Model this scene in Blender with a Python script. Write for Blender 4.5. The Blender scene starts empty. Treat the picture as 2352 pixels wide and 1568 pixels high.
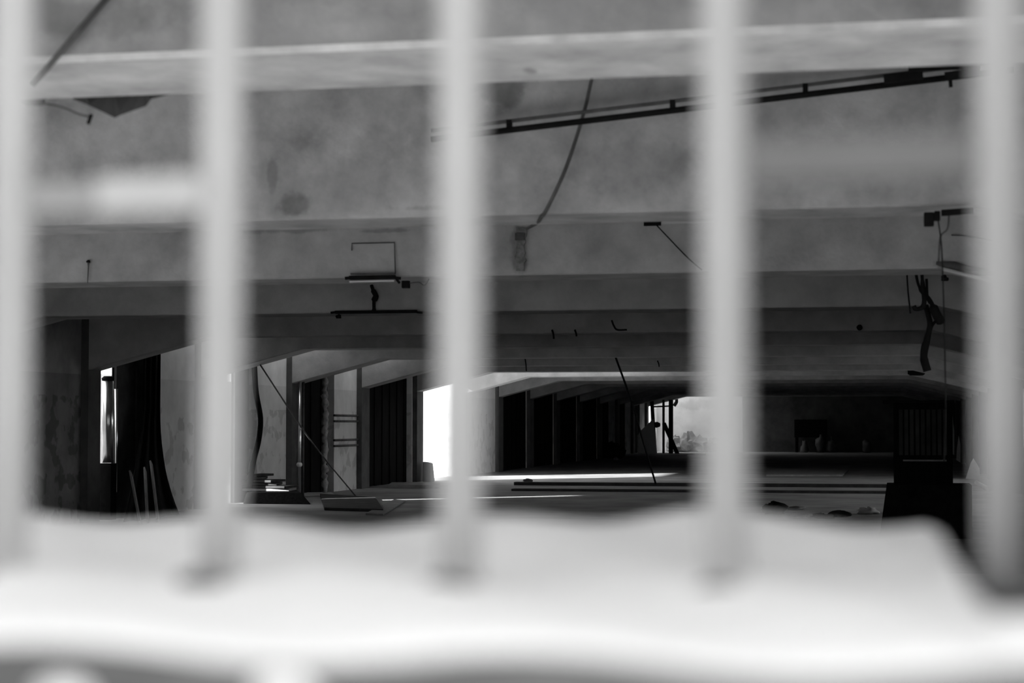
import bpy, math, random
from mathutils import Vector

random.seed(7)
C = bpy.context.scene.collection
S = bpy.context.scene

# ------------------------------------------------------------------ camera model
F, CX, CY = 4300.0, 1176.0, 784.0
EYE = 1.5
PITCH = math.atan(186 / F)
YAW = math.atan(874 / F * math.cos(PITCH))
sy, cy_, sp, cp = math.sin(YAW), math.cos(YAW), math.sin(PITCH), math.cos(PITCH)
FW = Vector((-sy * cp, cy_ * cp, sp))
RT = Vector((cy_, sy, 0))
UP = Vector((sy * sp, -cy_ * sp, cp))
EV = Vector((0, 0, EYE))


def ray(px, py):
    return FW + RT * ((px - CX) / F) + UP * ((CY - py) / F)


def P(px, py, Y):
    d = ray(px, py)
    return EV + d * (Y / d.y)


def PX(px, py, X):
    d = ray(px, py)
    return EV + d * (X / d.x)


def PZ(px, py, Z=0.0):
    d = ray(px, py)
    return EV + d * ((Z - EYE) / d.z)


# ------------------------------------------------------------------ mesh building
class MB:
    def __init__(self):
        self.v, self.f, self.m, self.s = [], [], [], []

    def face(self, idx, mi=0, smooth=False):
        self.f.append(idx); self.m.append(mi); self.s.append(smooth)

    def box(self, x0, x1, y0, y1, z0, z1, mi=0):
        b = len(self.v)
        self.v += [(x0, y0, z0), (x1, y0, z0), (x1, y1, z0), (x0, y1, z0), (x0, y0, z1), (x1, y0, z1), (x1, y1, z1), (x0, y1, z1)]
        for q in ((0, 3, 2, 1), (4, 5, 6, 7), (0, 1, 5, 4), (1, 2, 6, 5), (2, 3, 7, 6), (3, 0, 4, 7)):
            self.face([b + i for i in q], mi)
        return self

    def hexa(self, pts, mi=0):
        """8 corners: bottom ring of four, then top ring of four"""
        b = len(self.v)
        self.v += [tuple(p) for p in pts]
        for q in ((0, 3, 2, 1), (4, 5, 6, 7), (0, 1, 5, 4), (1, 2, 6, 5), (2, 3, 7, 6), (3, 0, 4, 7)):
            self.face([b + i for i in q], mi)
        return self

    def bar(self, a, c, w, h, mi=0, up=(0, 0, 1)):
        """square section bar from a to c"""
        a, c = Vector(a), Vector(c)
        d = (c - a).normalized()
        u = Vector(up)
        if abs(d.dot(u)) > .95:
            u = Vector((0, 1, 0))
        s = d.cross(u).normalized() * (w / 2)
        t = s.cross(d).normalized() * (h / 2)
        return self.hexa([a - s - t, a + s - t, a + s + t, a - s + t, c - s - t, c + s - t, c + s + t, c - s + t], mi)

    def prism(self, poly, y0, y1, mi=0, edge_mi=None):
        """poly of (x, z), counter-clockwise seen from -Y, extruded along Y"""
        b, n = len(self.v), len(poly)
        self.v += [(x, y0, z) for x, z in poly] + [(x, y1, z) for x, z in poly]
        self.face([b + i for i in range(n)], mi)
        self.face([b + n + i for i in reversed(range(n))], mi)
        for i in range(n):
            j = (i + 1) % n
            self.face([b + j, b + i, b + n + i, b + n + j], mi)
        return self

    def tube(self, pts, r, n=8, mi=0, cap=True):
        pts = [Vector(p) for p in pts]
        rs = r if isinstance(r, (list, tuple)) else [r] * len(pts)
        b = len(self.v)
        ref = Vector((0.31, 0.77, 0.55))
        for i, p in enumerate(pts):
            d = (pts[min(i + 1, len(pts) - 1)] - pts[max(i - 1, 0)]).normalized()
            s = d.cross(ref).normalized()
            t = d.cross(s).normalized()
            for k in range(n):
                a = 2 * math.pi * k / n
                self.v.append(tuple(p + (s * math.cos(a) + t * math.sin(a)) * rs[i]))
        for i in range(len(pts) - 1):
            for k in range(n):
                k2 = (k + 1) % n
                self.face([b + i * n + k, b + i * n + k2, b + (i + 1) * n + k2, b + (i + 1) * n + k], mi, True)
        if cap:
            self.face([b + k for k in reversed(range(n))], mi)
            self.face([b + (len(pts) - 1) * n + k for k in range(n)], mi)
        return self

    def lump(self, c, rx, ry, rz, rough=.25, seed=0, n=10, m=7, mi=0, smooth=True, flat=True):
        """irregular rounded stone standing on z = c.z"""
        rnd = random.Random(seed)
        b = len(self.v)
        c = Vector(c)
        rows = []
        for j in range(m + 1):
            ph = math.pi * j / m
            row = []
            for i in range(n):
                th = 2 * math.pi * i / n
                k = 1 + rough * (rnd.random() - .5) * 2
                z = math.cos(ph) * rz * k
                if flat:
                    z = max(z, -rz * .55)
                row.append(len(self.v))
                self.v.append((c.x + math.sin(ph) * math.cos(th) * rx * k, c.y + math.sin(ph) * math.sin(th) * ry * k, c.z + z + (rz * .55 if flat else 0)))
            rows.append(row)
        for j in range(m):
            for i in range(n):
                i2 = (i + 1) % n
                self.face([rows[j][i], rows[j + 1][i], rows[j + 1][i2], rows[j][i2]], mi, smooth)
        return self

    def build(self, name, mats, parent=None, bevel=0, seg=2):
        me = bpy.data.meshes.new(name)
        me.from_pydata(self.v, [], self.f)
        mats = mats if isinstance(mats, (list, tuple)) else [mats]
        for m in mats:
            me.materials.append(m)
        for p, mi, s in zip(me.polygons, self.m, self.s):
            p.material_index = mi
            p.use_smooth = s
        me.validate()
        me.update()
        o = bpy.data.objects.new(name, me)
        C.objects.link(o)
        if parent:
            o.parent = parent
            o.matrix_parent_inverse = parent.matrix_basis.inverted()
        if bevel:
            b = o.modifiers.new('bevel', 'BEVEL')
            b.width = bevel; b.segments = seg; b.limit_method = 'ANGLE'
        return o


def tag(o, label=None, cat=None, group=None, kind=None):
    if label: o['label'] = label
    if cat: o['category'] = cat
    if group: o['group'] = group
    if kind: o['kind'] = kind
    return o


def empty(name, loc=(0, 0, 0), **k):
    o = bpy.data.objects.new(name, None)
    C.objects.link(o)
    o.location = loc
    o.empty_display_size = .1
    return tag(o, **k)


def spline(pts, n=6):
    """Catmull-Rom through the points"""
    pts = [Vector(p) for p in pts]
    q = [pts[0] * 2 - pts[1]] + pts + [pts[-1] * 2 - pts[-2]]
    out = []
    for i in range(1, len(q) - 2):
        for k in range(n):
            t = k / n
            a, b, c, d = q[i - 1], q[i], q[i + 1], q[i + 2]
            out.append(.5 * ((2 * b) + (c - a) * t + (2 * a - 5 * b + 4 * c - d) * t * t + (3 * b - a - 3 * c + d) * t ** 3))
    out.append(pts[-1])
    return out


# ------------------------------------------------------------------ materials (all neutral: the photograph is black and white)
def mat(name, base=.4, var=.2, scale=2.0, rough=.85, metal=0.0, detail=6, stretch=(1, 1, 1), bump=.0, bscale=30, spec=.3, dado=None, peel=None, stains=()):
    """noise-mottled grey. dado=(z, grey below); peel=(z top, grey, threshold); stains=[(centre, radii, factor)]"""
    m = bpy.data.materials.new(name)
    m.use_nodes = True
    nt = m.node_tree
    N, L = nt.nodes, nt.links
    N.clear()
    out = N.new('ShaderNodeOutputMaterial')
    b = N.new('ShaderNodeBsdfPrincipled')
    b.inputs['Roughness'].default_value = rough
    b.inputs['Metallic'].default_value = metal
    b.inputs['Specular IOR Level'].default_value = spec
    L.new(b.outputs[0], out.inputs[0])
    geo = N.new('ShaderNodeNewGeometry')
    mp = N.new('ShaderNodeMapping')
    mp.inputs['Scale'].default_value = stretch
    L.new(geo.outputs['Position'], mp.inputs[0])
    no = N.new('ShaderNodeTexNoise')
    no.inputs['Scale'].default_value = scale
    no.inputs['Detail'].default_value = detail
    no.inputs['Roughness'].default_value = .62
    L.new(mp.outputs[0], no.inputs['Vector'])
    mr = N.new('ShaderNodeMapRange')
    mr.inputs[1].default_value = .3; mr.inputs[2].default_value = .7
    mr.inputs[3].default_value = base * (1 - var); mr.inputs[4].default_value = base * (1 + var)
    L.new(no.outputs[0], mr.inputs[0])
    val = mr.outputs[0]

    def math_(op, a, c):
        n = N.new('ShaderNodeMath'); n.operation = op
        for i, x in enumerate((a, c)):
            if isinstance(x, (int, float)): n.inputs[i].default_value = x
            else: L.new(x, n.inputs[i])
        return n.outputs[0]
    sep = None
    if dado or peel:
        sx = N.new('ShaderNodeSeparateXYZ')
        L.new(geo.outputs['Position'], sx.inputs[0])
        sep = sx.outputs[2]
    if peel:
        n2 = N.new('ShaderNodeTexNoise')
        n2.inputs['Scale'].default_value = peel[3] if len(peel) > 3 else 2.3
        n2.inputs['Detail'].default_value = 5
        L.new(geo.outputs['Position'], n2.inputs['Vector'])
        r2 = N.new('ShaderNodeMapRange')
        r2.inputs[1].default_value = peel[2]; r2.inputs[2].default_value = peel[2] + .04
        L.new(n2.outputs[0], r2.inputs[0])
        under = math_('MULTIPLY', r2.outputs[0], math_('LESS_THAN', sep, peel[0]))
        f = math_('ADD', 1.0, math_('MULTIPLY', under, peel[1] - 1.0))
        val = math_('MULTIPLY', val, f)
    if dado:
        f = math_('ADD', 1.0, math_('MULTIPLY', math_('LESS_THAN', sep, dado[0]), dado[1] - 1.0))
        val = math_('MULTIPLY', val, f)
    for c, r, k in stains:
        vs = N.new('ShaderNodeVectorMath'); vs.operation = 'SUBTRACT'
        L.new(geo.outputs['Position'], vs.inputs[0]); vs.inputs[1].default_value = c
        vd = N.new('ShaderNodeVectorMath'); vd.operation = 'DIVIDE'
        L.new(vs.outputs[0], vd.inputs[0]); vd.inputs[1].default_value = r
        ln = N.new('ShaderNodeVectorMath'); ln.operation = 'LENGTH'
        L.new(vd.outputs[0], ln.inputs[0])
        wob = math_('ADD', ln.outputs['Value'], math_('MULTIPLY', math_('SUBTRACT', no.outputs[0], .5), 3.0))
        r3 = N.new('ShaderNodeMapRange'); r3.interpolation_type = 'SMOOTHSTEP'
        r3.inputs[1].default_value = .45; r3.inputs[2].default_value = 1.2
        r3.inputs[3].default_value = k; r3.inputs[4].default_value = 1.0
        L.new(wob, r3.inputs[0])
        val = math_('MULTIPLY', val, r3.outputs[0])
    cb = N.new('ShaderNodeCombineColor')
    for i in range(3):
        L.new(val, cb.inputs[i])
    L.new(cb.outputs[0], b.inputs['Base Color'])
    if bump:
        nb = N.new('ShaderNodeTexNoise')
        nb.inputs['Scale'].default_value = bscale; nb.inputs['Detail'].default_value = 5
        L.new(geo.outputs['Position'], nb.inputs['Vector'])
        bp = N.new('ShaderNodeBump')
        bp.inputs['Strength'].default_value = bump; bp.inputs['Distance'].default_value = .02
        L.new(nb.outputs[0], bp.inputs['Height'])
        L.new(bp.outputs[0], b.inputs['Normal'])
    return m


# ------------------------------------------------------------------ dimensions of the hall
W = 11.9                      # wall plane on the window side
XP = -W + .12                  # pillar face there
XR, XRP = 2.67, 2.47          # other long wall
BAY = 5.037
Y1 = 25.8
def FY(k): return Y1 + (k - 1) * BAY + {1: .38, -3: .42, -2: .45}.get(k, 0)
T = .65                       # beam breadth
ZS = P(1300, 630, FY(-1)).z   # soffit
ZH = P(672, 880, FY(3)).z     # foot of the haunch
ZC = ZS + .9                  # ceiling slab
LH, RH = -9.93, .5            # ends of the flat soffit
YF = 96.3                     # far wall
K0, K1 = -3, 14
print('ZS', ZS, 'ZH', ZH)

M = {}
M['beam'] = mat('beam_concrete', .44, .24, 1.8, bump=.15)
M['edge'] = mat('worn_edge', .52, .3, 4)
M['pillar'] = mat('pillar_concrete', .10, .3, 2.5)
M['slab'] = mat('slab_concrete', .42, .2, 1.2)
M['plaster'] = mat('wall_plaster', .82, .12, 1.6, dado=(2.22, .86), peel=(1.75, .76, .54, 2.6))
M['plaster_shaded'] = mat('shaded_plaster', .36, .3, 1.6, dado=(2.22, .72), peel=(1.9, .6, .52, 2.6))  # darker plaster, with the dimness of one wall strip in its colour
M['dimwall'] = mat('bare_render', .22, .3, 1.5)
M['floor'] = mat('floor_concrete', .30, .35, .8, detail=8)
M['ground'] = mat('yard_ground', .34, .25, .6)
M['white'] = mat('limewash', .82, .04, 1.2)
M['steel'] = mat('bar_paint', .52, .06, 9, rough=.6)
M['steel_dim'] = mat('bar_rust', .14, .1, 9, rough=.7)
M['mortar'] = mat('sill_plaster', .63, .06, 14, bump=.3, bscale=60)
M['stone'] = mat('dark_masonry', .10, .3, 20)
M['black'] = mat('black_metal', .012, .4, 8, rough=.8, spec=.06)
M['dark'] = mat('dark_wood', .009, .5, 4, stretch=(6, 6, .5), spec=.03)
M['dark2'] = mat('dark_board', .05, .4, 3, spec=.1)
M['rust'] = mat('rusty_iron', .09, .35, 9, rough=.7)
M['zinc'] = mat('zinc_sheet', .75, .08, 8, rough=.28, metal=1.0)
M['pale'] = mat('pale_board', .6, .12, 3)
M['midgrey'] = mat('weathered_board', .28, .25, 5)
M['rag'] = mat('dusty_rag', .13, .2, 5)
M['tube'] = mat('lamp_tube', .7, .05, 5, rough=.3)
M['lag'] = mat('pipe_lagging', .38, .5, 9, bump=.6, bscale=18)

# ------------------------------------------------------------------ structure: floor, walls, ceiling
def struct(o, label=None):
    o['kind'] = 'structure'
    if label: o['label'] = label
    return o

struct(MB().box(-W - .3, XR + .3, .7, YF + .3, -.25, 0).build('floor', M['floor']), 'bare concrete floor of the long empty hall')
struct(MB().box(-120, 60, -60, 160, -.5, -.26).build('ground', M['ground']), 'open yard outside the hall')

# ceiling slab with unseen roof openings added to light the window wall
SKY = {}                      # bay k (between frame k and k+1): (x0, x1)
for k in (2, 3):
    SKY[k] = (-11.85, -10.85)
SKY[1] = (-11.85, -11.25)
SKY[5] = (-11.85, -6.0)
SKY[14] = (-11.85, -8.2)
cl = MB()
for k in range(-4, K1 + 1):
    ya = FY(k) + (T if k >= K0 else 0)
    yb = FY(k + 1) if k < K1 else YF
    ya = max(ya, .7) if k < K0 else ya
    if k in SKY:
        a, b = SKY[k]
        m0, m1 = (yb - .95, yb - .1) if k < 5 else (yb - 1.35, yb - .1) if k == 5 else (yb - 3.3, yb - .1)
        cl.box(-W - .3, a, FY(k), FY(k + 1), ZC, ZC + .25)
        cl.box(b, XR + .3, FY(k), FY(k + 1), ZC, ZC + .25)
        cl.box(a, b, FY(k), m0, ZC, ZC + .25)
        cl.box(a, b, m1, min(FY(k + 1), YF + .3), ZC, ZC + .25)
        if k == 14:
            cl.box(-16, b + .3, m0 - .2, m0, ZC + .25, ZC + 2.2)  # unseen hood added to keep the sun off the end wall
    else:
        cl.box(-W - .3, XR + .3, max(FY(k), .7), FY(k + 1) if k < K1 else YF + .3, ZC, ZC + .25)
struct(cl.build('ceiling', M['slab']), 'grey concrete ceiling slab between the beams')

struct(MB().box(-W, XR, 1.7, 19, 0, .02).build('added_floor_layer', mat('floor_bounce', .55, .15, 1)), 'added pale floor layer out of view, brightening the near beams')  # unseen pale layer added to bounce light up to the beams
# portal frames
stA = [(P(1160, 205, FY(-2)), (.16, .4, .1), .62), (P(680, 470, FY(-2)), (.09, .4, .06), .6), (P(625, 405, FY(-2)), (.03, .4, .1), .75),
       (P(960, 478, FY(-2)), (.22, .4, .03), .75), (P(840, 330, FY(-2)), (.35, .4, .12), .9), (P(1450, 380, FY(-2)), (.5, .4, .14), .9), (P(800, 505, FY(-2)), (.3, .8, .05), 1.15)]
stB = [(P(690, 528, FY(-1)), (.55, .3, .03), .72), (P(880, 530, FY(-1)), (.25, .3, .02), .7), (P(1193, 572, FY(-1)), (.06, .3, .28), .72), (P(860, 600, FY(-1)), (.3, .3, .1), 1.12)]
stC = [(P(1220, 158, FY(-3) + .5), (.03, .06, .2), .6), (P(180, 40, FY(-3)), (.35, .3, .08), .7), (P(800, 70, FY(-3)), (.2, .2, .05), 1.15)]
MF = {-3: mat('beam_concrete_stained', .37, .3, 3.2, bump=.2, stains=stC), -2: mat('beam_concrete_patchy', .45, .3, 3.0, bump=.2, stains=stA),
      -1: mat('beam_concrete_marked', .46, .24, 2.6, bump=.2, stains=stB)}
for k in range(K0, K1 + 1):
    CH = .022 if k == -3 else .012
    y0, y1 = FY(k), FY(k) + {-3: .69, -2: .56, 1: .45}.get(k, T)
    fr = empty('portal_frame', (0, y0, 0), kind='structure')
    fr['group'] = 'concrete portal frames spanning the hall'
    soff = [(XP, ZH), (LH, ZS), (RH, ZS), (XRP, ZH)]
    b = MB()
    # soffit strip with a chamfered front arris; every beam is one closed mesh
    top = [(XRP, ZC), (XP, ZC)]
    ring = soff + top
    n = len(ring)
    front = [(x, y0, z + (CH if i < 4 else 0)) for i, (x, z) in enumerate(ring)]
    bot = [(x, y0 + CH, z) for x, z in soff]
    back = [(x, y1, z) for x, z in ring]
    b.v = front + bot + back
    b.face(list(range(n)))
    b.face([n + 4 + i for i in reversed(range(n))])
    for i in range(3):
        b.face([i + 1, i, n + i, n + i + 1], 1)
        b.face([n + i + 1, n + i, n + 4 + i, n + 4 + i + 1])
    b.face([4, 3, n + 3, n + 4 + 3, n + 4 + 4])
    b.face([0, 5, n + 4 + 5, n + 4 + 0, n + 0])
    b.face([5, 4, n + 4 + 4, n + 4 + 5])
    m = MF.get(k, M['beam'])
    b.build('beam', [m, M['edge'] if k == -3 else m], fr)
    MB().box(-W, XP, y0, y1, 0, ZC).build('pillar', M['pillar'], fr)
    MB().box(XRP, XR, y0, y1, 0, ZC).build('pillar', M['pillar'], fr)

# long wall on the window side: in every bay an opening, then a strip of plastered wall
SILL = .0
OPEN_TOP = 2.72
wl = MB()
openings = {}
for k in range(-4, K1 + 1):
    ya, yb = (FY(k) + (T if k != 1 else .45) if k >= K0 else .7), (FY(k + 1) if k < K1 else YF)
    if k == 4: yo = yb - .05
    elif k == K1: yo = yb - .5
    elif k == 5: yo = yb - .02
    elif k in (-2, -1, 0): yo = ya + .3
    elif k == 6: yo = ya + .06
    elif 7 <= k <= 10: yo = yb - .14
    else: yo = yb - 1.75
    openings[k] = (ya, yo)
    wl.box(-W - .3, -W, FY(k) if k >= K0 else .7, ya, 0, ZC)
    wl.box(-W - .3, -W, yo, yb, 0, ZC, 1 if k == 0 else 0)
    wl.box(-W - .3, -W, ya, yo, OPEN_TOP, ZC)
    if k <= 0:
        wl.box(-W - .3, -W, ya, yo, 0, .8)
struct(wl.build('wall_left', [M['plaster'], M['plaster_shaded']]), 'plastered side wall with tall openings between the pillars')

# the other long wall, closed in the part that shows, most windows unseen, added for light
wr = MB()
RWIN = [-3, -2, 2, 3, 4, 5]
for k in range(-4, K1 + 1):
    ya, yb = (FY(k) if k >= K0 else .7), (FY(k + 1) if k < K1 else YF)
    if k in RWIN:
        a, b = (ya + .8, yb - .4) if k != 5 else (ya + .7, yb - .1)
        wr.box(XR, XR + .3, ya, a, 0, ZC).box(XR, XR + .3, b, yb, 0, ZC).box(XR, XR + .3, a, b, 0, 1.0).box(XR, XR + .3, a, b, 2.2, ZC)
    else:
        wr.box(XR, XR + .3, ya, yb, 0, ZC)
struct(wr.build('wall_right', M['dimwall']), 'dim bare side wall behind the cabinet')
XM = P(1705, 950, YF).x  # beyond here the unlit part of the wall is painted darker
struct(MB().box(-W - .3, XM, YF, YF + .3, 0, ZC, 0).box(XM, XR + .3, YF, YF + .3, 0, ZC, 1).build('wall_far', [mat('far_plaster', .82, .16, .9, detail=7, stains=[(P(1600, 930, YF), (1.5, 1, .35), .85)]), mat('far_unlit', .10, .4, 1.2)]),
       'end wall of the hall, pale plaster at one end, shade painted dark along the rest')

# front wall: thick masonry round the barred window, thinner with broad openings further along
ZT = PZ(1055, 1335, 0)        
ZSILL = P(1055, 1335, 1.0).z  # sill top at the bars
YA, YB = .725, 1.5
XJ0, XJ1 = -1.6, .16
fw = MB()
fw.box(XJ1, XR + .3, YA, YB, -.25, ZC)
fw.box(-2.2, XJ1, YA, YB, 3.1, ZC)
fw.box(-2.2, XJ0, 1.26, YB, -.25, .8)
fw.box(XJ0, XJ1, YA, YB, -.25, ZSILL - .03)
for a, b in ((-W - .3, -11.6), (-8.6, -8.3), (-5.4, -5.1)):
    fw.box(a, b, 1.26, YB, -.25, ZC)
fw.box(-11.6, -2.2, 1.26, YB, -.25, .8).box(-11.6, -2.2, 1.26, YB, 3.3, ZC)
struct(fw.build('wall_front', M['stone']), 'dark masonry of the front wall under the sill')

struct(MB().box(XJ1 - .008, XJ1 - .001, YA, YB, ZSILL, 3.1).build('added_pale_reveal', M['plaster']), 'added pale reveal out of view, bouncing light onto the sill')  # unseen pale strip added to lighten the sill
# ------------------------------------------------------------------ barred window: sill of lumpy plaster, grille
win = empty('window_1', (0, 1, ZSILL), kind='structure')
win['label'] = 'window sill coated in lumpy white plaster'
pl = MB()
nx, ny = 300, 40
rnd = random.Random(3)
def wobble(x, s):
    return math.sin(x * 11.3 + s) * .4 + math.sin(x * 23.7 + 2.1 * s) * .3 + math.sin(x * 5.1 + .7 * s) * .5
grid = []
for i in range(nx + 1):
    x = -1.25 + (1.25 + .125) * i / nx
    yf = YA - .012 + .006 * wobble(x, 1.0)
    yb = YB - .03 + .05 * wobble(x, 2.2)
    # the coating stops short of the jamb
    t = min(1, max(0, (x - .024) / .012))
    t = t * t * (3 - 2 * t)
    yb = yb * (1 - t) + (YA + .05) * t
    row = []
    for j in range(ny + 1):
        v = j / ny
        y = yf + (yb - yf) * v
        z = ZSILL + .006 * wobble(x * 1.3 + y * .8, 4.0) * (.4 + .6 * v) + .004 * math.sin(x * 31 + y * 17)
        z += .012 * v ** 2
        z -= .005 * max(0, 1 - v / .03) ** 2 + .02 * max(0, 1 - (1 - v) / .06) ** 2
        row.append(len(pl.v)); pl.v.append((x, y, z))
    grid.append(row)
for i in range(nx):
    for j in range(ny):
        pl.face([grid[i][j], grid[i + 1][j], grid[i + 1][j + 1], grid[i][j + 1]], 0, True)
for i in range(nx):        # front drip
    a, b = grid[i][0], grid[i + 1][0]
    base = len(pl.v)
    pl.v += [(pl.v[a][0], pl.v[a][1] + .004, pl.v[a][2] - .03), (pl.v[b][0], pl.v[b][1] + .004, pl.v[b][2] - .03)]
    pl.face([a, base, base + 1, b], 1, True)
    a, b = grid[i][ny], grid[i + 1][ny]
    base = len(pl.v)
    pl.v += [(pl.v[a][0], pl.v[a][1], ZSILL - .04), (pl.v[b][0], pl.v[b][1], ZSILL - .04)]
    pl.face([a, b, base + 1, base], 0, True)
pl.build('plaster_coat', [M['mortar'], M['stone']], win)['label'] = 'white lumpy plaster coat'

BARX = [(22, 20), (508, 506), (1048, 1056), (1668, 1667), (2308, 2304)]
bx = [P(b, 970, 1.0).x for a, b in BARX]
ZTOP = 3.09
for x, py in zip(bx, (1300, 1312, 1335, 1372, 1390)):
    # dark lump for the shade in the hole where the bar enters the sill
    MB().lump((x, .972, ZSILL - .004), .014, .012, .006, .2, 5, n=12, m=5).build('socket_shade', M['rust'], win)['label'] = 'dark lump for the shade in the hole round the foot of a bar'
for px, py, r in ((150, 1598, .010), (650, 1588, .010)):
    q = P(px, py, YA - .03)
    MB().lump((q.x, q.y, q.z - r), r * 1.5, r, r, .2, int(px), n=12, m=8).build('plaster_drip', M['mortar'], win)

gr = empty('window_grille', (bx[2], 1.0, ZSILL), label='out of focus pale iron grille standing in the plastered sill', cat='grille')
BW = .0245
for x in bx:
    MB().tube([(x, 1, ZSILL - .03), (x, 1, ZTOP)], BW / 2, 24).build('upright_bar', M['steel'], gr)
zl = P(240, 452, 1.0).z
xm = P(236, 450, 1.0).x
MB().box(xm, bx[1] - BW / 2 + .003, 1 - .01, 1 + .01, zl - .0105, zl + .0105).build('crossbar', mat('bar_paint_flat', .38, .08, 9), gr, bevel=.002)
MB().box(bx[0] + BW / 2 - .003, xm, 1 - .006, 1 + .01, zl - .0095, zl + .0085).build('crossbar', mat('bar_paint_darker', .24, .15, 9), gr, bevel=.002)['label'] = 'darker thinner end of the crossbar'  # this end of the crossbar has a darker tone
zr = P(1990, 364, 1.0).z
MB().box(bx[3] + BW / 2 - .003, bx[4] - BW / 2 + .003, 1.0 - .003, 1 + .01, zr - .0115, zr + .0115).build('crossbar', M['steel_dim'], gr, bevel=.002)['label'] = 'darker thin crossbar'

# ------------------------------------------------------------------ shutters and doors in the openings of the window wall
def boarded(name, y0, y1, z0, z1, m, x=-W - .16, n=None, label=None):
    """vertical boards filling an opening"""
    b = MB()
    n = n or max(2, int((y1 - y0) / .22))
    w = (y1 - y0) / n
    for i in range(n):
        d = .012 * ((i * 7) % 3)
        b.box(x - .02 - d, x + .02 - d, y0 + i * w + .004, y0 + (i + 1) * w - .004, z0, z1)
    b.box(x - .06, x - .045, y0, y1, z0, z1)
    o = b.build(name, m)
    struct(o, label)
    return o
oa, ob = openings[1]
s0, s1 = PX(232, 950, -W).y, PX(271, 950, -W).y
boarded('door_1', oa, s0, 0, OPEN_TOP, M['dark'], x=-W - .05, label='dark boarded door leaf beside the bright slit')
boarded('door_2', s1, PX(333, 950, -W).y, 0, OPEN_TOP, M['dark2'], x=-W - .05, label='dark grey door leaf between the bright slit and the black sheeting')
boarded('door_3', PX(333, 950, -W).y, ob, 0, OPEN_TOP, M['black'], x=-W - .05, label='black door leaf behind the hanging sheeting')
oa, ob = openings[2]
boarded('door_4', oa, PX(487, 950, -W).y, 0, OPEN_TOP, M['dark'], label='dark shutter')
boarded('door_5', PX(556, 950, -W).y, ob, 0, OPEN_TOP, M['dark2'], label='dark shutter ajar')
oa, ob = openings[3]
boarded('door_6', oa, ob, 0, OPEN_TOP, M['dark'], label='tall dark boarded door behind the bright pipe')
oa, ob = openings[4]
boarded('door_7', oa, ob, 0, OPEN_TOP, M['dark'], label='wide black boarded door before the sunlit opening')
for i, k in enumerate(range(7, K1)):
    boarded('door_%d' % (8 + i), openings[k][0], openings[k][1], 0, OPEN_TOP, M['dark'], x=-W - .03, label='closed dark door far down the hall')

# ------------------------------------------------------------------ outside
struct(MB().box(-17.5, -W - .32, 55.5, 62, -.26, 4.2).build('wall_annex', M['white']), 'white sunlit annex seen through the bright opening')
struct(MB().box(9, 9.4, 5, 75, -.26, 3.6).build('wall_bounce', M['white']), 'added unseen white wall bouncing sun through the side windows')  # unseen reflector added outside the other long wall
struct(MB().box(-17.3, -17, 12, 28.2, -.26, 5.2).box(-17.3, -17, 82, 93.5, -.26, 5.2).build('wall_sun_screen', M['ground']), 'added unseen walls that shade parts of the hall side')  # unseen walls added to keep direct sun out of some bays
struct(MB().box(-26, -25.6, 5, 110, -.26, 3.1).build('wall_yard', M['ground']), 'low yard wall outside the slit')

struct(MB().box(-7.2, -3.2, -7, -3.4, -.26, 4.7).build('wall_sun_block', M['ground']), 'added unseen block that keeps the sun off the barred window')  # unseen block added to shade the grille and sill

# ------------------------------------------------------------------ things on and under the beams
def wire(name, pts, r, m, label, cat, group=None, n=6, sp=True):
    o = MB().tube(spline(pts) if sp else pts, r, n).build(name, m)
    return tag(o, label, cat, group)

# beam nearest the window: slanting rod, knob, shadow triangle, peg
YU = FY(-3) + .4
wire('hanging_stay_rod', [P(262, -25, FY(-3) - .02), P(160, 95, FY(-3) - .02), P(76, 195, FY(-3) - .02)], .011, M['rust'], 'thin dark rod slanting across the beam nearest the window', 'rod', sp=False)
yk = FY(-3) + .69 + .06
k = empty('roof_hook', P(80, 232, yk), label='black knob of a hook under the near end of the slanting rod', cat='hook')
q = P(78, 234, yk)
MB().lump(q - Vector((0, 0, .012)), .05, .04, .03, .25, 4).build('knob', M['black'], k)
MB().tube(spline([q, P(140, 246, yk), P(180, 262, yk), P(206, 268, yk)]), .005, 6).build('wire', M['rust'], k)
MB().tube([P(210, 262, yk), P(202, 285, yk)], .008, 6).build('peg', M['black'], k)
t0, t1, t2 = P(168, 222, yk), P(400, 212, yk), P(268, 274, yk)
sc = MB()  # dark triangle modelled in place of a cast shadow
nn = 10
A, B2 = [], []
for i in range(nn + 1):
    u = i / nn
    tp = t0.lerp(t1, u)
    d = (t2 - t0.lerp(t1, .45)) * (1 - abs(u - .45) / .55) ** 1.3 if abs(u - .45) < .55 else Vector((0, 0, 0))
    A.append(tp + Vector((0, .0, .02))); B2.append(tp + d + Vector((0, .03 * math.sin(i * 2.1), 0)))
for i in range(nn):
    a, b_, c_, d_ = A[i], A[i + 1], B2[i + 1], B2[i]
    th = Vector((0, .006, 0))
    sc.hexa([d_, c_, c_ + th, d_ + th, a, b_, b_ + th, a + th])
tag(sc.build('shadow_triangle', M['dark2']), 'dark triangular sheet in place of the shadow under the nearest beam', 'sheeting')

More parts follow.
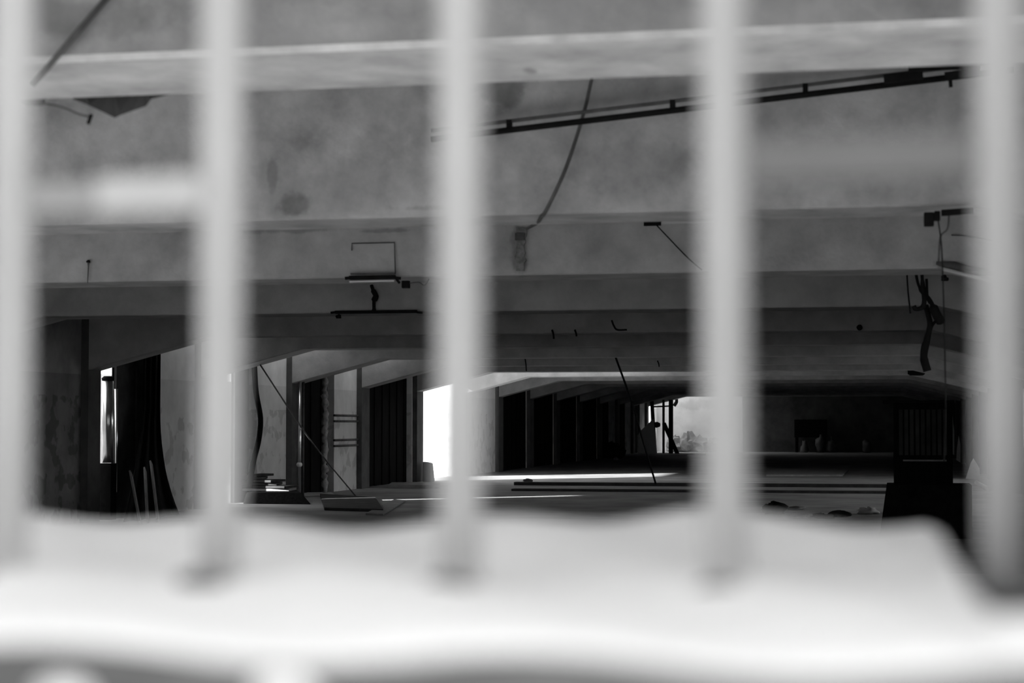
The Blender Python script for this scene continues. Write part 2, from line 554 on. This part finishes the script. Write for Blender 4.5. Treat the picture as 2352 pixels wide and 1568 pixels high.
# twin conduit sloping across the second beam
YC = FY(-2) - .18
cd = empty('ceiling_conduit', P(1100, 290, YC), label='pair of dark pipes sloping up across the second beam', cat='pipe')
MB().tube([P(990, 300, YC), P(2330, 137, YC)], .012, 8).build('upper_pipe', M['rust'], cd)
MB().tube([P(990, 320, YC - .01), P(2330, 160, YC - .01)], .020, 8).build('lower_pipe', M['black'], cd)
for px in (1170, 1545, 1850):
    y = 300 - (px - 990) * .1216
    MB().bar(P(px, y - 3, YC), P(px, y + 26, YC), .03, .045).build('clamp', M['black'], cd)
a, b_ = P(2030, 182, YC - .05), P(2120, 172, YC - .05)
MB().bar(a, b_, .05, .05).build('sleeve', M['black'], cd)
br = empty('pipe_bracket', P(2160, 170, YC - .08), label='black bracket plate holding the upper end of the sloping pipes', cat='bracket')
b = MB()
b.bar(P(2086, 155, YC - .1), P(2250, 147, YC - .1), .02, .05)
b.build('top_plate', M['black'], br)
MB().bar(P(2170, 176, YC - .09), P(2250, 165, YC - .09), .02, .05).build('clip', M['black'], br)
MB().tube([P(2182, 178, YC - .07), P(2184, 200, YC - .07)], .012, 6).build('bolt', M['black'], br)

# cable swinging from the nearest beam to the trunking on the third
YT = FY(-1) - .03
wire('dangling_cable', [P(1366, 150, YC + .12), P(1340, 262, YC + .1), P(1300, 385, YC + .1), P(1256, 480, YC + .1), P(1244, 497, YC + .2), P(1233, 512, YC + .95), P(1210, 525, YT - .03)], .012, M['rust'],
     'thin cable dangling past the sloping pipes to the trunking', 'cable')
b = MB()
pr = None
rr = random.Random(5)
for i in range(13):
    y = 522 + i * 8.3
    l, r = 1184 + rr.uniform(-2, 3), 1206 + rr.uniform(-4, 4)
    if pr:
        a = [P(pr[0], pr[2], YT), P(pr[1], pr[2], YT), P(r, y, YT), P(l, y, YT)]
        th = Vector((0, .027, 0))
        b.hexa([a[3], a[2], a[2] + th, a[3] + th, a[0], a[1], a[1] + th, a[0] + th])
    pr = (l, r, y)
tk = empty('cable_trunking', P(1195, 575, YT), label='ragged upright trunking on the third beam where the dangling cable ends', cat='trunking')
cs = b.build('casing', mat('trunking_zinc', .2, .5, 18), tk)
q = P(1194, 543, YT - .02)
MB().box(q.x - .04, q.x + .04, q.y - .015, q.y + .02, q.z - .03, q.z + .03).build('junction', M['rust'], cs)

pg = empty('wall_peg', P(203, 600, YT), label='small dark peg with a thin wire on the third beam beside the crossbar', cat='peg')
q = P(203, 600, YT)
MB().lump(q - Vector((0, 0, .012)), .02, .02, .016, .1, 1).build('head', M['black'], pg)
MB().tube([q, P(203, 612, YT), P(201, 650, YT)], [.012, .006, .004], 6).build('wire', M['rust'], pg)
# small batten and stay on the third beam
bt = empty('wall_batten', P(1498, 513, YT), label='short dark bracket with a pale rail on the third beam', cat='bracket')
MB().bar(P(1479, 514, YT), P(1518, 513, YT), .03, .035).build('bracket', M['black'], bt)
MB().bar(P(1519, 512, YT), P(1640, 508, YT), .02, .022).build('rail', M['pale'], bt)
wire('hanging_stay_wire', [P(1508, 517, YT - .02), P(1545, 556, YT - .02), P(1580, 592, YT - .02), P(1612, 620, YT - .02)], .006, M['black'], 'thin black wire slanting down from the short dark bracket', 'wire')

# fluorescent batten under the third beam with its thin conduit loop
def batten(x0, x1, y, Y, label, extra=True):
    e = empty('strip_light', P((x0 + x1) / 2, y, Y), label=label, cat='light', group='dead strip lights under the beams')
    hs = MB().bar(P(x0, y, Y), P(x1, y - 2, Y), .05, .035).build('housing', M['black'], e, bevel=.004)
    for x in (x0 - 10, x1 + 12):
        MB().bar(P(x0 if x < x0 else x1, y, Y), P(x, y + 1, Y), .03, .025).build('end_cap', M['black'], hs)
    return e
e = batten(803, 908, 638, YT - .03, 'dead strip light on the lower edge of the third beam')
MB().bar(P(806, 629, YT - .02), P(908, 628, YT - .02), .03, .016).build('upper_rail', M['rust'], e)
MB().bar(P(803, 647, YT - .04), P(905, 645, YT - .04), .02, .012).build('tube', M['tube'], e)
wire('conduit_loop', [P(808, 575, YT + .02), P(808, 559, YT + .02), P(906, 557, YT + .02), P(908, 626, YT + .01)], .006, M['rust'], 'faint thin conduit bent square above the strip light', 'conduit', sp=False)
jb = empty('junction_box', P(928, 652, YT), label='small black junction box beside the strip light end', cat='box')
q = P(930, 652, YT - .02)
MB().box(q.x - .032, q.x + .036, q.y, q.y + .05, q.z - .035, q.z + .03).build('body', M['black'], jb, bevel=.006)
MB().tube(spline([P(918, 650, YT), P(910, 640, YT)]), .012, 6).build('lead', M['black'], jb)
MB().tube(spline([P(940, 650, YT), P(962, 648, YT), P(975, 655, YT), P(985, 640, YT)]), .005, 6).build('loose_wire', M['rust'], jb)
# long batten under the fourth beam and the rag between them
Y0 = FY(0) - .04
batten(770, 958, 717, Y0, 'long dead strip light along the lower edge of the fourth beam')
q = P(778, 723, Y0 - .02)
tag(MB().lump(q - Vector((0, 0, .04)), .035, .03, .03, .3, 9).build('ceiling_lamp_holder', M['black']), 'small black lamp holder under one end of the long strip light', 'lamp holder')
wire('hanging_rag', [P(853, 655, Y0), P(857, 667, Y0 - .02), P(863, 680, Y0), P(859, 692, Y0), P(859, 712, Y0)], [.02] * 6 + [.03] * 6 + [.035] * 6 + [.02] * 6 + [.028], M['black'], 'black twisted rag hanging between the two strip lights', 'rag', n=7)

# right end of the second beam: black box and lath
YE = FY(-2) - .09
jb = empty('switch_box', P(2138, 500, YE), label='black box under the second beam above the tangled cables', cat='box')
a0, a1 = P(2122, 487, YE), P(2160, 517, YE)
MB().box(a0.x, a1.x - .035, YE, YE + .08, a1.z, a0.z).build('body', M['black'], jb, bevel=.006)
MB().box(a1.x - .034, a1.x, YE, YE + .07, a1.z + .03, a0.z + .006).build('side_box', M['black'], jb, bevel=.004)
MB().bar(P(2162, 489, YE), P(2235, 484, YE), .04, .034).build('lath', M['black'], jb)
# conduits on the haunch beyond
hb = empty('haunch_conduit', P(2190, 615, YT), label='dark cable bundle with a pale tube along the third beam haunch', cat='conduit')
MB().tube([P(2150, 604, YT), P(2190, 611, YT), P(2228, 622, YT), P(2300, 630, YT)], [.014, .04, .04, .012], 8).build('bundle', M['rust'], hb)
MB().tube([P(2163, 617, YT - .03), P(2300, 651, YT - .03)], .016, 8).build('tube', M['pale'], hb)
MB().lump(P(2170, 645, YT) - Vector((0, 0, .0)), .03, .03, .03, .3, 2).build('clip', M['black'], hb)
MB().tube([P(2185, 540, YT), P(2215, 541, YT), P(2300, 556, YT)], .006, 6).build('wire', M['rust'], hb)

# tangled cables hanging
YG = FY(-1) + T + .08
HG = 'cables hanging in a tangle'
wire('hanging_cable', [P(2082, 600, YG), P(2085, 660, YG), P(2089, 700, YG), P(2091, 720, YG)], .008, M['black'], 'thin straight cable at the edge of the tangle farthest from the wall', 'cable', HG)
wire('hanging_cable', [P(2116, 600, YG), P(2119, 650, YG), P(2123, 690, YG), P(2118, 706, YG), P(2103, 709, YG), P(2099, 702, YG)], [.015] * 6 + [.022] * 25, M['black'], 'thick cable of the tangle curling up into a hook', 'cable', HG)
wire('hanging_cable', [P(2102, 620, YG + .06), P(2112, 660, YG + .06), P(2136, 690, YG + .06), P(2150, 720, YG + .06), P(2164, 744, YG + .06)], [.014] * 7 + [.022] * 8 + [.045] * 9 + [.014], M['black'], 'slanting cable of the tangle ending in a frayed clump', 'cable', HG)
wire('hanging_cable', [P(2126, 700, YG + .13), P(2136, 745, YG + .13), P(2127, 785, YG + .13), P(2122, 820, YG + .13), P(2130, 852, YG + .13)], [.026] * 13 + [.034] * 6 + [.04] * 6, M['black'], 'thick ragged cable at the bottom of the tangle', 'cable', HG)
wire('hanging_cable', [P(2128, 640, YG + .2), P(2132, 690, YG + .2), P(2150, 705, YG + .2), P(2154, 730, YG + .2), P(2140, 750, YG + .2), P(2132, 790, YG + .2)], .013, M['black'], 'looped cable inside the tangle between the slanting and the ragged one', 'cable', HG)
wire('hanging_cable', [P(2154, 500, YE + .1), P(2162, 560, YE + .1), P(2166, 650, YE + .1), P(2170, 800, YE + .1), P(2172, 960, YE + .1), P(2168, 1060, YE + .1)], .0045, M['black'], 'long thin wire hanging straight down from the black box', 'cable', HG)
wire('hanging_cable', [P(2180, 490, YE + .2), P(2176, 525, YE + .2), P(2160, 545, YE + .2), P(2156, 600, YE + .2)], .006, M['rust'], 'short slack wire bending below the black box lath', 'cable', HG)

# small hooks left in the beams
for px, ya_, yb_, k_, lab in ((1205, 818, 852, 4, 'small straight hook nearest the bright opening'), (1268, 757, 778, 1, 'small hook under the fifth beam, the nearer one to the bright opening'), (1320, 757, 772, 1, 'small hook under the fifth beam, the farther one from the bright opening'),
                              (1510, 828, 842, 4, 'tiny hook beyond the hanging bent rod')):
    Y = FY(k_) - .03
    wire('ceiling_hook', [P(px, ya_, Y), P(px + 3, (ya_ + yb_) / 2, Y), P(px + 4, yb_, Y)], .014, M['black'], lab, 'hook', 'hooks left in the beams')
Y = FY(1) - .05
tag(MB().lump(P(1974, 752, Y), .04, .04, .04, .1, 3, flat=False).build('ceiling_boss', M['black']), 'round black boss on the fifth beam', 'boss')
wire('ceiling_hook', [P(1405, 735, FY(0) + .9), P(1410, 748, FY(0) + .9), P(1418, 757, FY(0) + .9), P(1440, 757, FY(0) + .9)], .012, M['black'], 'bent wire hook in front of the fifth beam', 'hook')
# long bent rod hanging in the middle of the hall
a, b_ = P(1411, 812, 36.2), P(1506, 1110, 38.5)
wire('hanging_rod', [a, P(1452, 925, 36.8), P(1466, 975, 37.2), b_], .022, M['black'], 'long bent black rod hanging down across the far end view', 'rod')
a = P(2104, 850, FY(6) - .1)
tag(MB().lump(a - Vector((0, 0, .14)), .25, .1, .12, .25, 12).build('hanging_clump', M['black']), 'black clump lodged where the sunlit beam bends down', 'clump')

# ------------------------------------------------------------------ window side, first visible bay
dk = empty('duct_pipe', (0, 0, 0), label='shiny zinc duct standing in the bright slit', cat='duct')
q0, q1 = PX(248, 1062, -W - .02), PX(248, 874, -W - .02)
r = .088
sf = MB().tube([q0, q1], r, 20).build('shaft', M['zinc'], dk)
MB().tube([q1, q1 + Vector((0, 0, .035)), q1 + Vector((0, 0, .07))], [r * 1.02, r * 1.14, r * .7], 20).build('cap', M['black'], sf)
q2, q3 = PX(267, 1130, -W - .02), PX(267, 893, -W - .02)
MB().tube([q2, q3], [.012, .03], 12).build('thin_pipe', M['zinc'], dk)
MB().box(q0.x - .1, q0.x + .1, q0.y - .12, q0.y + .1, .0, q0.z - .01).build('stand', M['black'], dk)

# black sheeting hanging beside the pale wall
YD0, YD1 = PX(330, 900, XP + .02).y, PX(366, 900, XP + .02).y
sh = MB()
rows = 14
cols = 18
gg = []
ztop = P(345, 803, YD0).z
for j in range(rows + 1):
    v = j / rows
    row = []
    for i in range(cols + 1):
        u = i / cols
        fl = max(0, v - .35) / .65
        x0 = 330 - 42 * fl ** 1.5; x1 = 367 + 48 * fl ** 2.2
        px = x0 + (x1 - x0) * u
        xx = -W + .12 + .06 * math.sin(u * 19 + v * 2) + .5 * fl ** 1.6
        zz = ztop * (1 - v) + .02 * v
        d = ray(px, 900)
        yy = xx * d.y / d.x
        row.append(len(sh.v)); sh.v.append((xx, yy, zz))
    gg.append(row)
for j in range(rows):
    for i in range(cols):
        sh.face([gg[j][i], gg[j + 1][i], gg[j + 1][i + 1], gg[j][i + 1]], 0, True)
o = sh.build('black_sheeting', M['black'])
sm = o.modifiers.new('thick', 'SOLIDIFY'); sm.thickness = .01
tag(o, 'black sheeting hanging beside the pale wall and spreading on the floor', 'sheeting')
for a, b_, lab in (((300, 1085), (322, 1175), 'weathered board leaning at the foot of the black sheeting, nearest the bright slit'),
                   ((333, 1078), (339, 1172), 'weathered board leaning at the foot of the black sheeting, between the other two'),
                   ((347, 1062), (363, 1175), 'weathered board leaning at the foot of the black sheeting, nearest the pale wall')):
    pa, pb = PX(a[0], a[1], -11.3), PX(b_[0], b_[1], -10.9)
    pb.z = .02
    tag(MB().bar(pa, pb, .11, .025, up=(1, 0, 0)).build('leaning_board', M['midgrey']), lab, 'board', 'boards leaning by the black sheeting')

# second bay: bowed hose, slanting wire, stacked boards, debris heap
Yh = FY(2) + .8
wire('bowed_hose', [P(584, 838, Yh), P(588, 900, Yh), P(598, 960, Yh), P(594, 1010, Yh), P(582, 1060, Yh), P(572, 1120, Yh)], .05, M['black'], 'black hose hanging in a bow in front of the flaking wall', 'hose', n=10)
pe = PZ(817, 1139, .02)
ps = P(598, 838, FY(2) + .4)
wire('slack_wire', [ps, P(690, 978, 33.5), P(745, 1052, 35.5), pe], .014, M['rust'], 'thin wire slanting down from the beam past the bright pipe', 'wire')

def plank(p0, p1, w, h, m, name, label, cat, group=None, up=(0, 0, 1)):
    return tag(MB().bar(p0, p1, w, h, up=up).build(name, m), label, cat, group)
STG = 'boards stacked at the foot of the flaking wall'
zp = P(640, 1131, 33.2).z
pf = MB()
xl, xt, xb = P(566, 1131, 33.2).x, P(692, 1131, 33.2).x, P(722, 1131, 33.2).x
pf.hexa([(xl, 33.0, 0), (xb, 33.0, 0), (P(704, 1131, 35.4).x, 35.4, 0), (xl, 35.4, 0), (xl, 33.2, zp), (xt, 33.2, zp), (P(676, 1131, 35.3).x, 35.3, zp), (xl, 35.3, zp)])
tag(pf.build('dark_platform', M['dark'], bevel=.015), 'dark low platform with a sloping end under the untidy stack of boards', 'platform')
ords = ['lowest', 'second lowest', 'third lowest', 'third from the top', 'second from the top', 'topmost']
for i in range(6):
    z = zp + .03 + i * .054
    a, b_ = P(566, 1120, 34.0 + .08 * (i % 2)), P(678 - 15 * i + (6 if i % 2 else -6), 1120, 34.1 - .08 * (i % 2))
    a.z = z; b_.z = z
    plank(a, b_, .7, .042, M['midgrey'] if i == 0 else M['dark2'], 'stacked_board', '%s board of the untidy stack below the flaking wall' % ords[i], 'board', STG)

# third bay: bright pipe with joint, lagged pipe, horizontal conduits on the pale wall
vp = empty('steam_pipe', PX(689, 1130, XP + .1), label='bright upright pipe against the dark boarded door', cat='pipe')
pa, pb = PX(688.5, 876, XP + .12), PX(689, 1131, XP + .12)
pb.z = 0; pb.y = pa.y; pb.x = pa.x
sf = MB().tube([pa, pb], .036, 16).build('shaft', M['zinc'], vp)
pj = PX(690, 1062, XP + .12)
MB().lump(Vector((pa.x, pa.y, pj.z - .04)), .06, .06, .055, .05, 2, 14, 9, flat=False).build('joint', M['tube'], sf)
MB().tube([pa + Vector((.0, .22, .0)), pb + Vector((0, .22, 0))], .03, 10).build('second_shaft', M['rust'], vp)
lp = MB()
pts, rs = [], []
rr = random.Random(8)
l0, l1 = PX(747, 862, XP + .1), PX(747, 1132, XP + .1)
l1.z = 0
for i in range(41):
    u = i / 40
    p = l0.lerp(l1, u); p.x = l0.x; p.y = l0.y
    pts.append(p + Vector((rr.uniform(-.015, .015), rr.uniform(-.03, .03), 0)))
    rs.append(.05 + rr.uniform(-.015, .035))
lp.tube(pts, rs, 9)
tag(lp.build('lagged_pipe', M['lag']), 'pipe wrapped in ragged pale lagging beside the dark boarded door', 'pipe')
for y, lab in ((954, 'upper one of four thin pipes crossing the pale wall strip'), (967, 'second of four thin pipes crossing the pale wall strip'), (1010, 'third of four thin pipes crossing the pale wall strip'), (1023, 'lowest of four thin pipes crossing the pale wall strip')):
    p = PX(792, y, -W + .03)
    tag(MB().tube([(p.x, openings[3][1] - .1, p.z), (p.x, FY(4) - .01, p.z)], .026, 8).build('wall_pipe', M['rust']), lab, 'pipe', 'thin pipes across the pale wall strip')

# block beside the pillar of the sunlit opening
q = P(975, 1080, FY(5) + .3)
bk = MB()
zt = P(975, 1061, FY(5)).z
x0, x1 = P(952, 1080, FY(5)).x, P(986, 1080, FY(5)).x
bk.hexa([(x0 + .21, FY(5) - .02, 0), (x1 + .04, FY(5), 0), (x1 + .03, FY(5) + .5, 0), (x0 + .21, FY(5) + .5, 0),
         (x0 + .21, FY(5), zt + .02), (x1, FY(5) + .02, zt), (x1 - .01, FY(5) + .45, zt - .03), (x0 + .21, FY(5) + .5, zt)])
tag(bk.build('concrete_block', M['pillar'], bevel=.03), 'dark concrete block at the foot of the pillar before the sunlit opening', 'block')

# ------------------------------------------------------------------ things on the floor of the middle
def slab(pxs, z0, h, m, name, label, cat, group=None):
    pts = [PZ(x, y, 0) for x, y in pxs]
    return tag(MB().hexa([(p.x, p.y, z0) for p in pts] + [(p.x, p.y, z0 + h) for p in pts]).build(name, m, bevel=.004), label, cat, group)
slab(((700, 1141), (770, 1139), (760, 1133), (692, 1134)), .002, .03, M['pale'], 'floor_light_patch', 'pale slab standing for the lit floor by the bright pipe', 'board')  # pale slab in place of light falling on the floor
slab(((745, 1172), (880, 1176), (862, 1147), (735, 1139)), .002, .05, M['dark2'], 'floor_plate', 'dark plate lying on the floor before the pale wall strip', 'plate')
slab(((890, 1121), (1010, 1122), (1010, 1115), (900, 1115)), .002, .08, M['midgrey'], 'floor_plank', 'grey plank lying before the wide black door', 'plank')
slab(((840, 1182), (905, 1150), (930, 1152), (880, 1184)), .002, .03, M['midgrey'], 'floor_lath', 'grey lath lying slantwise beside the dark plate', 'lath')
# kerbs across the hall floor
struct(MB().box(-8.9, 1.2, FY(5) - 1.9, FY(5) - 1.55, 0, .075).build('trim_1', M['dark2']), 'low dark kerb across the floor before the sunlit strip')
struct(MB().box(-8.2, 1.2, FY(4) - .6, FY(4) - .2, 0, .05).build('trim_2', M['dark2']), 'second low dark kerb across the floor')
slab(((1760, 1094), (1935, 1094), (1950, 1080), (1760, 1080)), .002, .05, M['midgrey'], 'floor_sheet', 'grey sheet lying on the lit floor beyond the cabinet', 'sheet')
tag(MB().lump(PZ(1212, 1106, 0), .12, .1, .05, .3, 21).build('floor_stone', M['dark2']), 'small dark stone on the sunlit strip of floor', 'stone')

# rubble before the cabinet
RG = 'rubble on the floor in front of the cabinet'
for i, (px, py, rx, rz, m, lab) in enumerate(((1778, 1180, .2, .12, 'black', 'black lump of rubble farthest from the cabinet'), (1836, 1189, .15, .05, 'midgrey', 'flat grey lump of rubble next to the black lump'),
                                              (1887, 1190, .17, .05, 'dark2', 'dark flat lump in the middle of the rubble'), (1930, 1186, .16, .06, 'dark2', 'dark lump of rubble one before the pale lump'),
                                              (1992, 1180, .17, .07, 'pale', 'pale rounded lump of rubble nearest the cabinet'), (1830, 1170, .15, .04, 'midgrey', 'grey sliver of rubble behind the flat grey lump'))):
    q = PZ(px, py, 0)
    tag(MB().lump(q, rx, .2, rz, .3, 40 + i, 12, 8).build('rubble_lump', M[m]), lab, 'rubble', RG)

# cabinet
YCB = 25.0
cb = empty('metal_cabinet', (P(2120, 1100, YCB).x, YCB, 0), label='tall dark ribbed metal cabinet on a wide plinth', cat='cabinet')
zt = P(2120, 919, YCB).z
x0, x1 = P(2052, 1000, YCB).x, P(2188, 1000, YCB).x
zpl = P(2120, 1112, YCB).z
MB().box(x0, x1, YCB, YCB + .6, zpl, zt - .04).build('body', M['dark'], cb, bevel=.01)
MB().box(P(2027, 920, YCB).x, x1 + .02, YCB - .06, YCB + .64, zt - .04, zt).build('top', M['black'], cb, bevel=.01)
xp0, xp1 = P(2030, 1150, YCB).x, P(2232, 1150, YCB).x
MB().hexa([(xp0 - .06, YCB - .1, 0), (xp1, YCB - .1, 0), (xp1, YCB + .7, 0), (xp0 - .06, YCB + .7, 0), (xp0 + .04, YCB - .06, zpl), (xp1, YCB - .06, zpl), (xp1, YCB + .66, zpl), (xp0 + .04, YCB + .66, zpl)]).build('plinth', M['black'], cb, bevel=.008)
dp = MB()
nr = 9
for i in range(nr):
    a = x0 + .06 + (x1 - x0 - .12) * i / nr
    dp.box(a + .012, a + (x1 - x0 - .12) / nr - .012, YCB - .022, YCB - .002, zpl + .38, zt - .12)
dp.build('ribbed_panel', M['dark2'], cb)
MB().box(x0 + .12, x1 - .08, YCB - .03, YCB - .002, zpl + .3, zpl + .32).build('ledge', M['midgrey'], cb)

# beyond the cabinet: pale strips, sheet and glinting tube by the wall
def ragged(pl_, Y, th, m, name, label, cat, group=None):
    pts = [P(x, y, Y) for x, y in pl_]
    poly = [(p.x, p.z) for p in pts]
    return tag(MB().prism(poly, Y, Y + th).build(name, m), label, cat, group)
ragged([(2184, 1040), (2192, 1045), (2192, 990), (2188, 955), (2180, 960), (2178, 1000)], 66, .05, M['pale'], 'hanging_plaster', 'wider pale flake of plaster hanging behind the cabinet', 'plaster', 'plaster flakes hanging behind the cabinet')
ragged([(2197, 1056), (2206, 1062), (2206, 1020), (2202, 1000), (2198, 1030)], 64, .05, M['pale'], 'hanging_plaster', 'narrow pale flake of plaster hanging behind the cabinet', 'plaster', 'plaster flakes hanging behind the cabinet')
q = PZ(2234, 1101, 0)
ragged([(2218, 1099), (2251, 1101), (2250, 1075), (2236, 1052), (2230, 1062)], q.y, .04, M['pale'], 'leaning_sheet', 'pale pointed sheet standing on the floor beyond the cabinet', 'sheet')
a, b_ = PZ(2243, 1108, .05), PZ(2268, 1122, .05)
tag(MB().tube([a, b_], .05, 12).build('floor_tube', M['tube']), 'short bright tube lying on the floor beside the cabinet', 'tube')

# ------------------------------------------------------------------ far end
q = PZ(1485, 1041, 0)
Yw = q.y - 4.5  # pale panel cut to the shape of sunlight on the wall
pp = [P(1465, 1043, Yw), P(1509, 1042, Yw), P(1501, 961, Yw), P(1470, 990, Yw), P(1465, 1000, Yw)]
tag(MB().prism([(p.x, max(p.z, 0)) for p in pp], Yw, Yw + .06).build('sunlit_wall_patch', M['white']), 'pale panel shaped as the sunlit patch of side wall at the far end', 'board')
fr = empty('timber_frame', P(1520, 1038, Yw + 1.5), label='dark timber frame standing before the bright end wall', cat='frame')
Yt = Yw + 1.2
for px, w in ((1497, .16), (1524, .1), (1541, .2)):
    a, b_ = P(px, 918, Yt), P(px + (8 if px < 1500 else 0), 1040, Yt)
    b_.z = 0
    MB().bar(a, b_, w, .12, up=(0, 1, 0)).build('post', M['black'], fr)
MB().bar(P(1499, 934, Yt), P(1541, 932, Yt), .07, .07).build('rail', M['black'], fr)
MB().lump(P(1508, 975, Yt), .17, .1, .12, .3, 6, flat=False).build('gusset', M['black'], fr)
a, b_ = P(1525, 972, Yt - .25), P(1556, 1038, Yt - .6)
b_.z = .05
plank(a, b_, .18, .14, M['black'], 'leaning_beam', 'dark beam leaning against the timber frame at the far end', 'beam', up=(0, 1, 0))
RG2 = 'rubble lumps under the bright end wall'
for i, (px, rx, rz, lab) in enumerate(((1552, .45, .5, 'dark rubble lump at the foot of the leaning beam'), (1580, .5, .62, 'rubble lump second from the leaning beam'), (1607, .45, .5, 'rubble lump third from the leaning beam'),
                                       (1640, .5, .42, 'rubble lump under the bright end wall farthest from the leaning beam'))):
    q = P(px, 1038, YF - .7); q.z = 0
    tag(MB().lump(q, rx, .45, rz, .3, 60 + i, 12, 8, smooth=False).build('wall_rubble', M['midgrey']), lab, 'rubble', RG2)
wire('hanging_pipe', [P(1548, 905, YF - 1.5), P(1552, 912, YF - 1.5), P(1554, 922, YF - 1.5), P(1548, 932, YF - 1.5)], .09, M['black'], 'short black pipe drooping from the last beam', 'pipe')
# sack with a pale scrap and strip at the far side
q = PZ(1407, 1052, 0)
tag(MB().lump(q, .55, .4, .42, .2, 71).build('dark_sack', M['black']), 'black sack slumped on the floor short of the far end', 'sack')
q = PZ(1415, 1056, 0)
tag(MB().lump(q, .09, .08, .07, .3, 72).build('paper_scrap', M['white']), 'tiny white scrap of paper in front of the black sack', 'paper')
slab(((1432, 1046), (1620, 1046), (1620, 1042), (1430, 1042)), .002, .06, M['pale'], 'door_sill_board', 'long pale board lying across the far floor', 'board')
# dark end: crate and pale rags
q = P(1862, 1040, YF - .9); q.z = 0
cr = empty('dark_crate', q, label='dark crate against the dim part of the end wall', cat='crate')
MB().box(q.x - .8, q.x + .8, YF - .9, YF - .2, .75, 1.65).build('body', M['black'], cr)
for sx in (-.7, .7):
    MB().box(q.x + sx - .06, q.x + sx + .06, YF - .85, YF - .25, 0, .75).build('leg', M['black'], cr)
for i, (px, rz, lab) in enumerate(((1848, .35, 'pale rag heap under the crate'), (1883, .5, 'taller pale rag beside the crate'), (1910, .45, 'pale rag one step out from the crate'), (1992, .4, 'lone pale rag along the dim end wall'))):
    q = P(px, 1040, YF - 1.5); q.z = 0
    tag(MB().lump(q, .22, .25, rz, .35, 80 + i).build('pale_rag', M['rag']), lab, 'rag', 'pale rags along the dim end wall')

# ------------------------------------------------------------------ light: overcast-bright sky and a low sun from beyond the window wall
wd = bpy.data.worlds.new('sky')
S.world = wd
wd.use_nodes = True
bg = wd.node_tree.nodes['Background']
bg.inputs[0].default_value = (1, 1, 1, 1)
bg.inputs[1].default_value = 2.6
sun = bpy.data.lights.new('sun', 'SUN')
sun.energy = 24.0
sun.angle = math.radians(1.5)
so = bpy.data.objects.new('sun', sun)
C.objects.link(so)
d = Vector((.70, .62, -.33)).normalized()
so.rotation_euler = d.to_track_quat('-Z', 'Y').to_euler()


def portal(c, sx_, sy_, direction):
    l = bpy.data.lights.new('sky_portal', 'AREA')
    l.shape = 'RECTANGLE'; l.size = sx_; l.size_y = sy_
    l.cycles.is_portal = True
    o = bpy.data.objects.new('sky_portal', l)
    C.objects.link(o)
    o.location = c
    o.rotation_euler = Vector(direction).to_track_quat('-Z', 'Z' if abs(direction[2]) < .5 else 'Y').to_euler()
portal((-6.9, 1.3, 2.05), 9.4, 2.5, (0, 1, 0))
for k in (-4, -3, 5, K1):
    a, b_ = openings[k]
    portal((-W - .28, (a + b_) / 2, 1.4), b_ - a, 2.8, (1, 0, 0))
for k, (a, b_) in SKY.items():
    if k == 14:
        portal(((a + b_) / 2, YF - 1.7, ZC + .2), b_ - a, 3.2, (0, 0, -1))
        continue
    portal(((a + b_) / 2, FY(k + 1) - (.525 if k != 5 else .725), ZC + .2), b_ - a, .85 if k != 5 else 1.25, (0, 0, -1))
for k in RWIN:
    portal((XR + .28, FY(k) + 2.7, 1.6), BAY - 2, 1.2, (-1, 0, 0))

# ------------------------------------------------------------------ camera
cam = bpy.data.cameras.new('camera')
cam.sensor_fit = 'HORIZONTAL'
cam.sensor_width = 36
cam.lens = F / 2352 * 36
cam.clip_start = .05
cam.clip_end = 400
cam.dof.use_dof = True
cam.dof.focus_distance = 34
cam.dof.aperture_fstop = cam.lens / 19.5
co = bpy.data.objects.new('camera', cam)
C.objects.link(co)
co.location = EV
co.rotation_euler = FW.to_track_quat('-Z', 'Y').to_euler()
S.camera = co

S.view_settings.view_transform = 'Standard'
S.view_settings.look = 'None'
S.view_settings.gamma = 1
S.view_settings.exposure = 0
S.view_settings.use_curve_mapping = False
S.cycles.use_denoising = True
S.cycles.max_bounces = 10
S.cycles.diffuse_bounces = 8
S.cycles.sample_clamp_indirect = 6
S.cycles.caustics_reflective = False
S.cycles.caustics_refractive = False
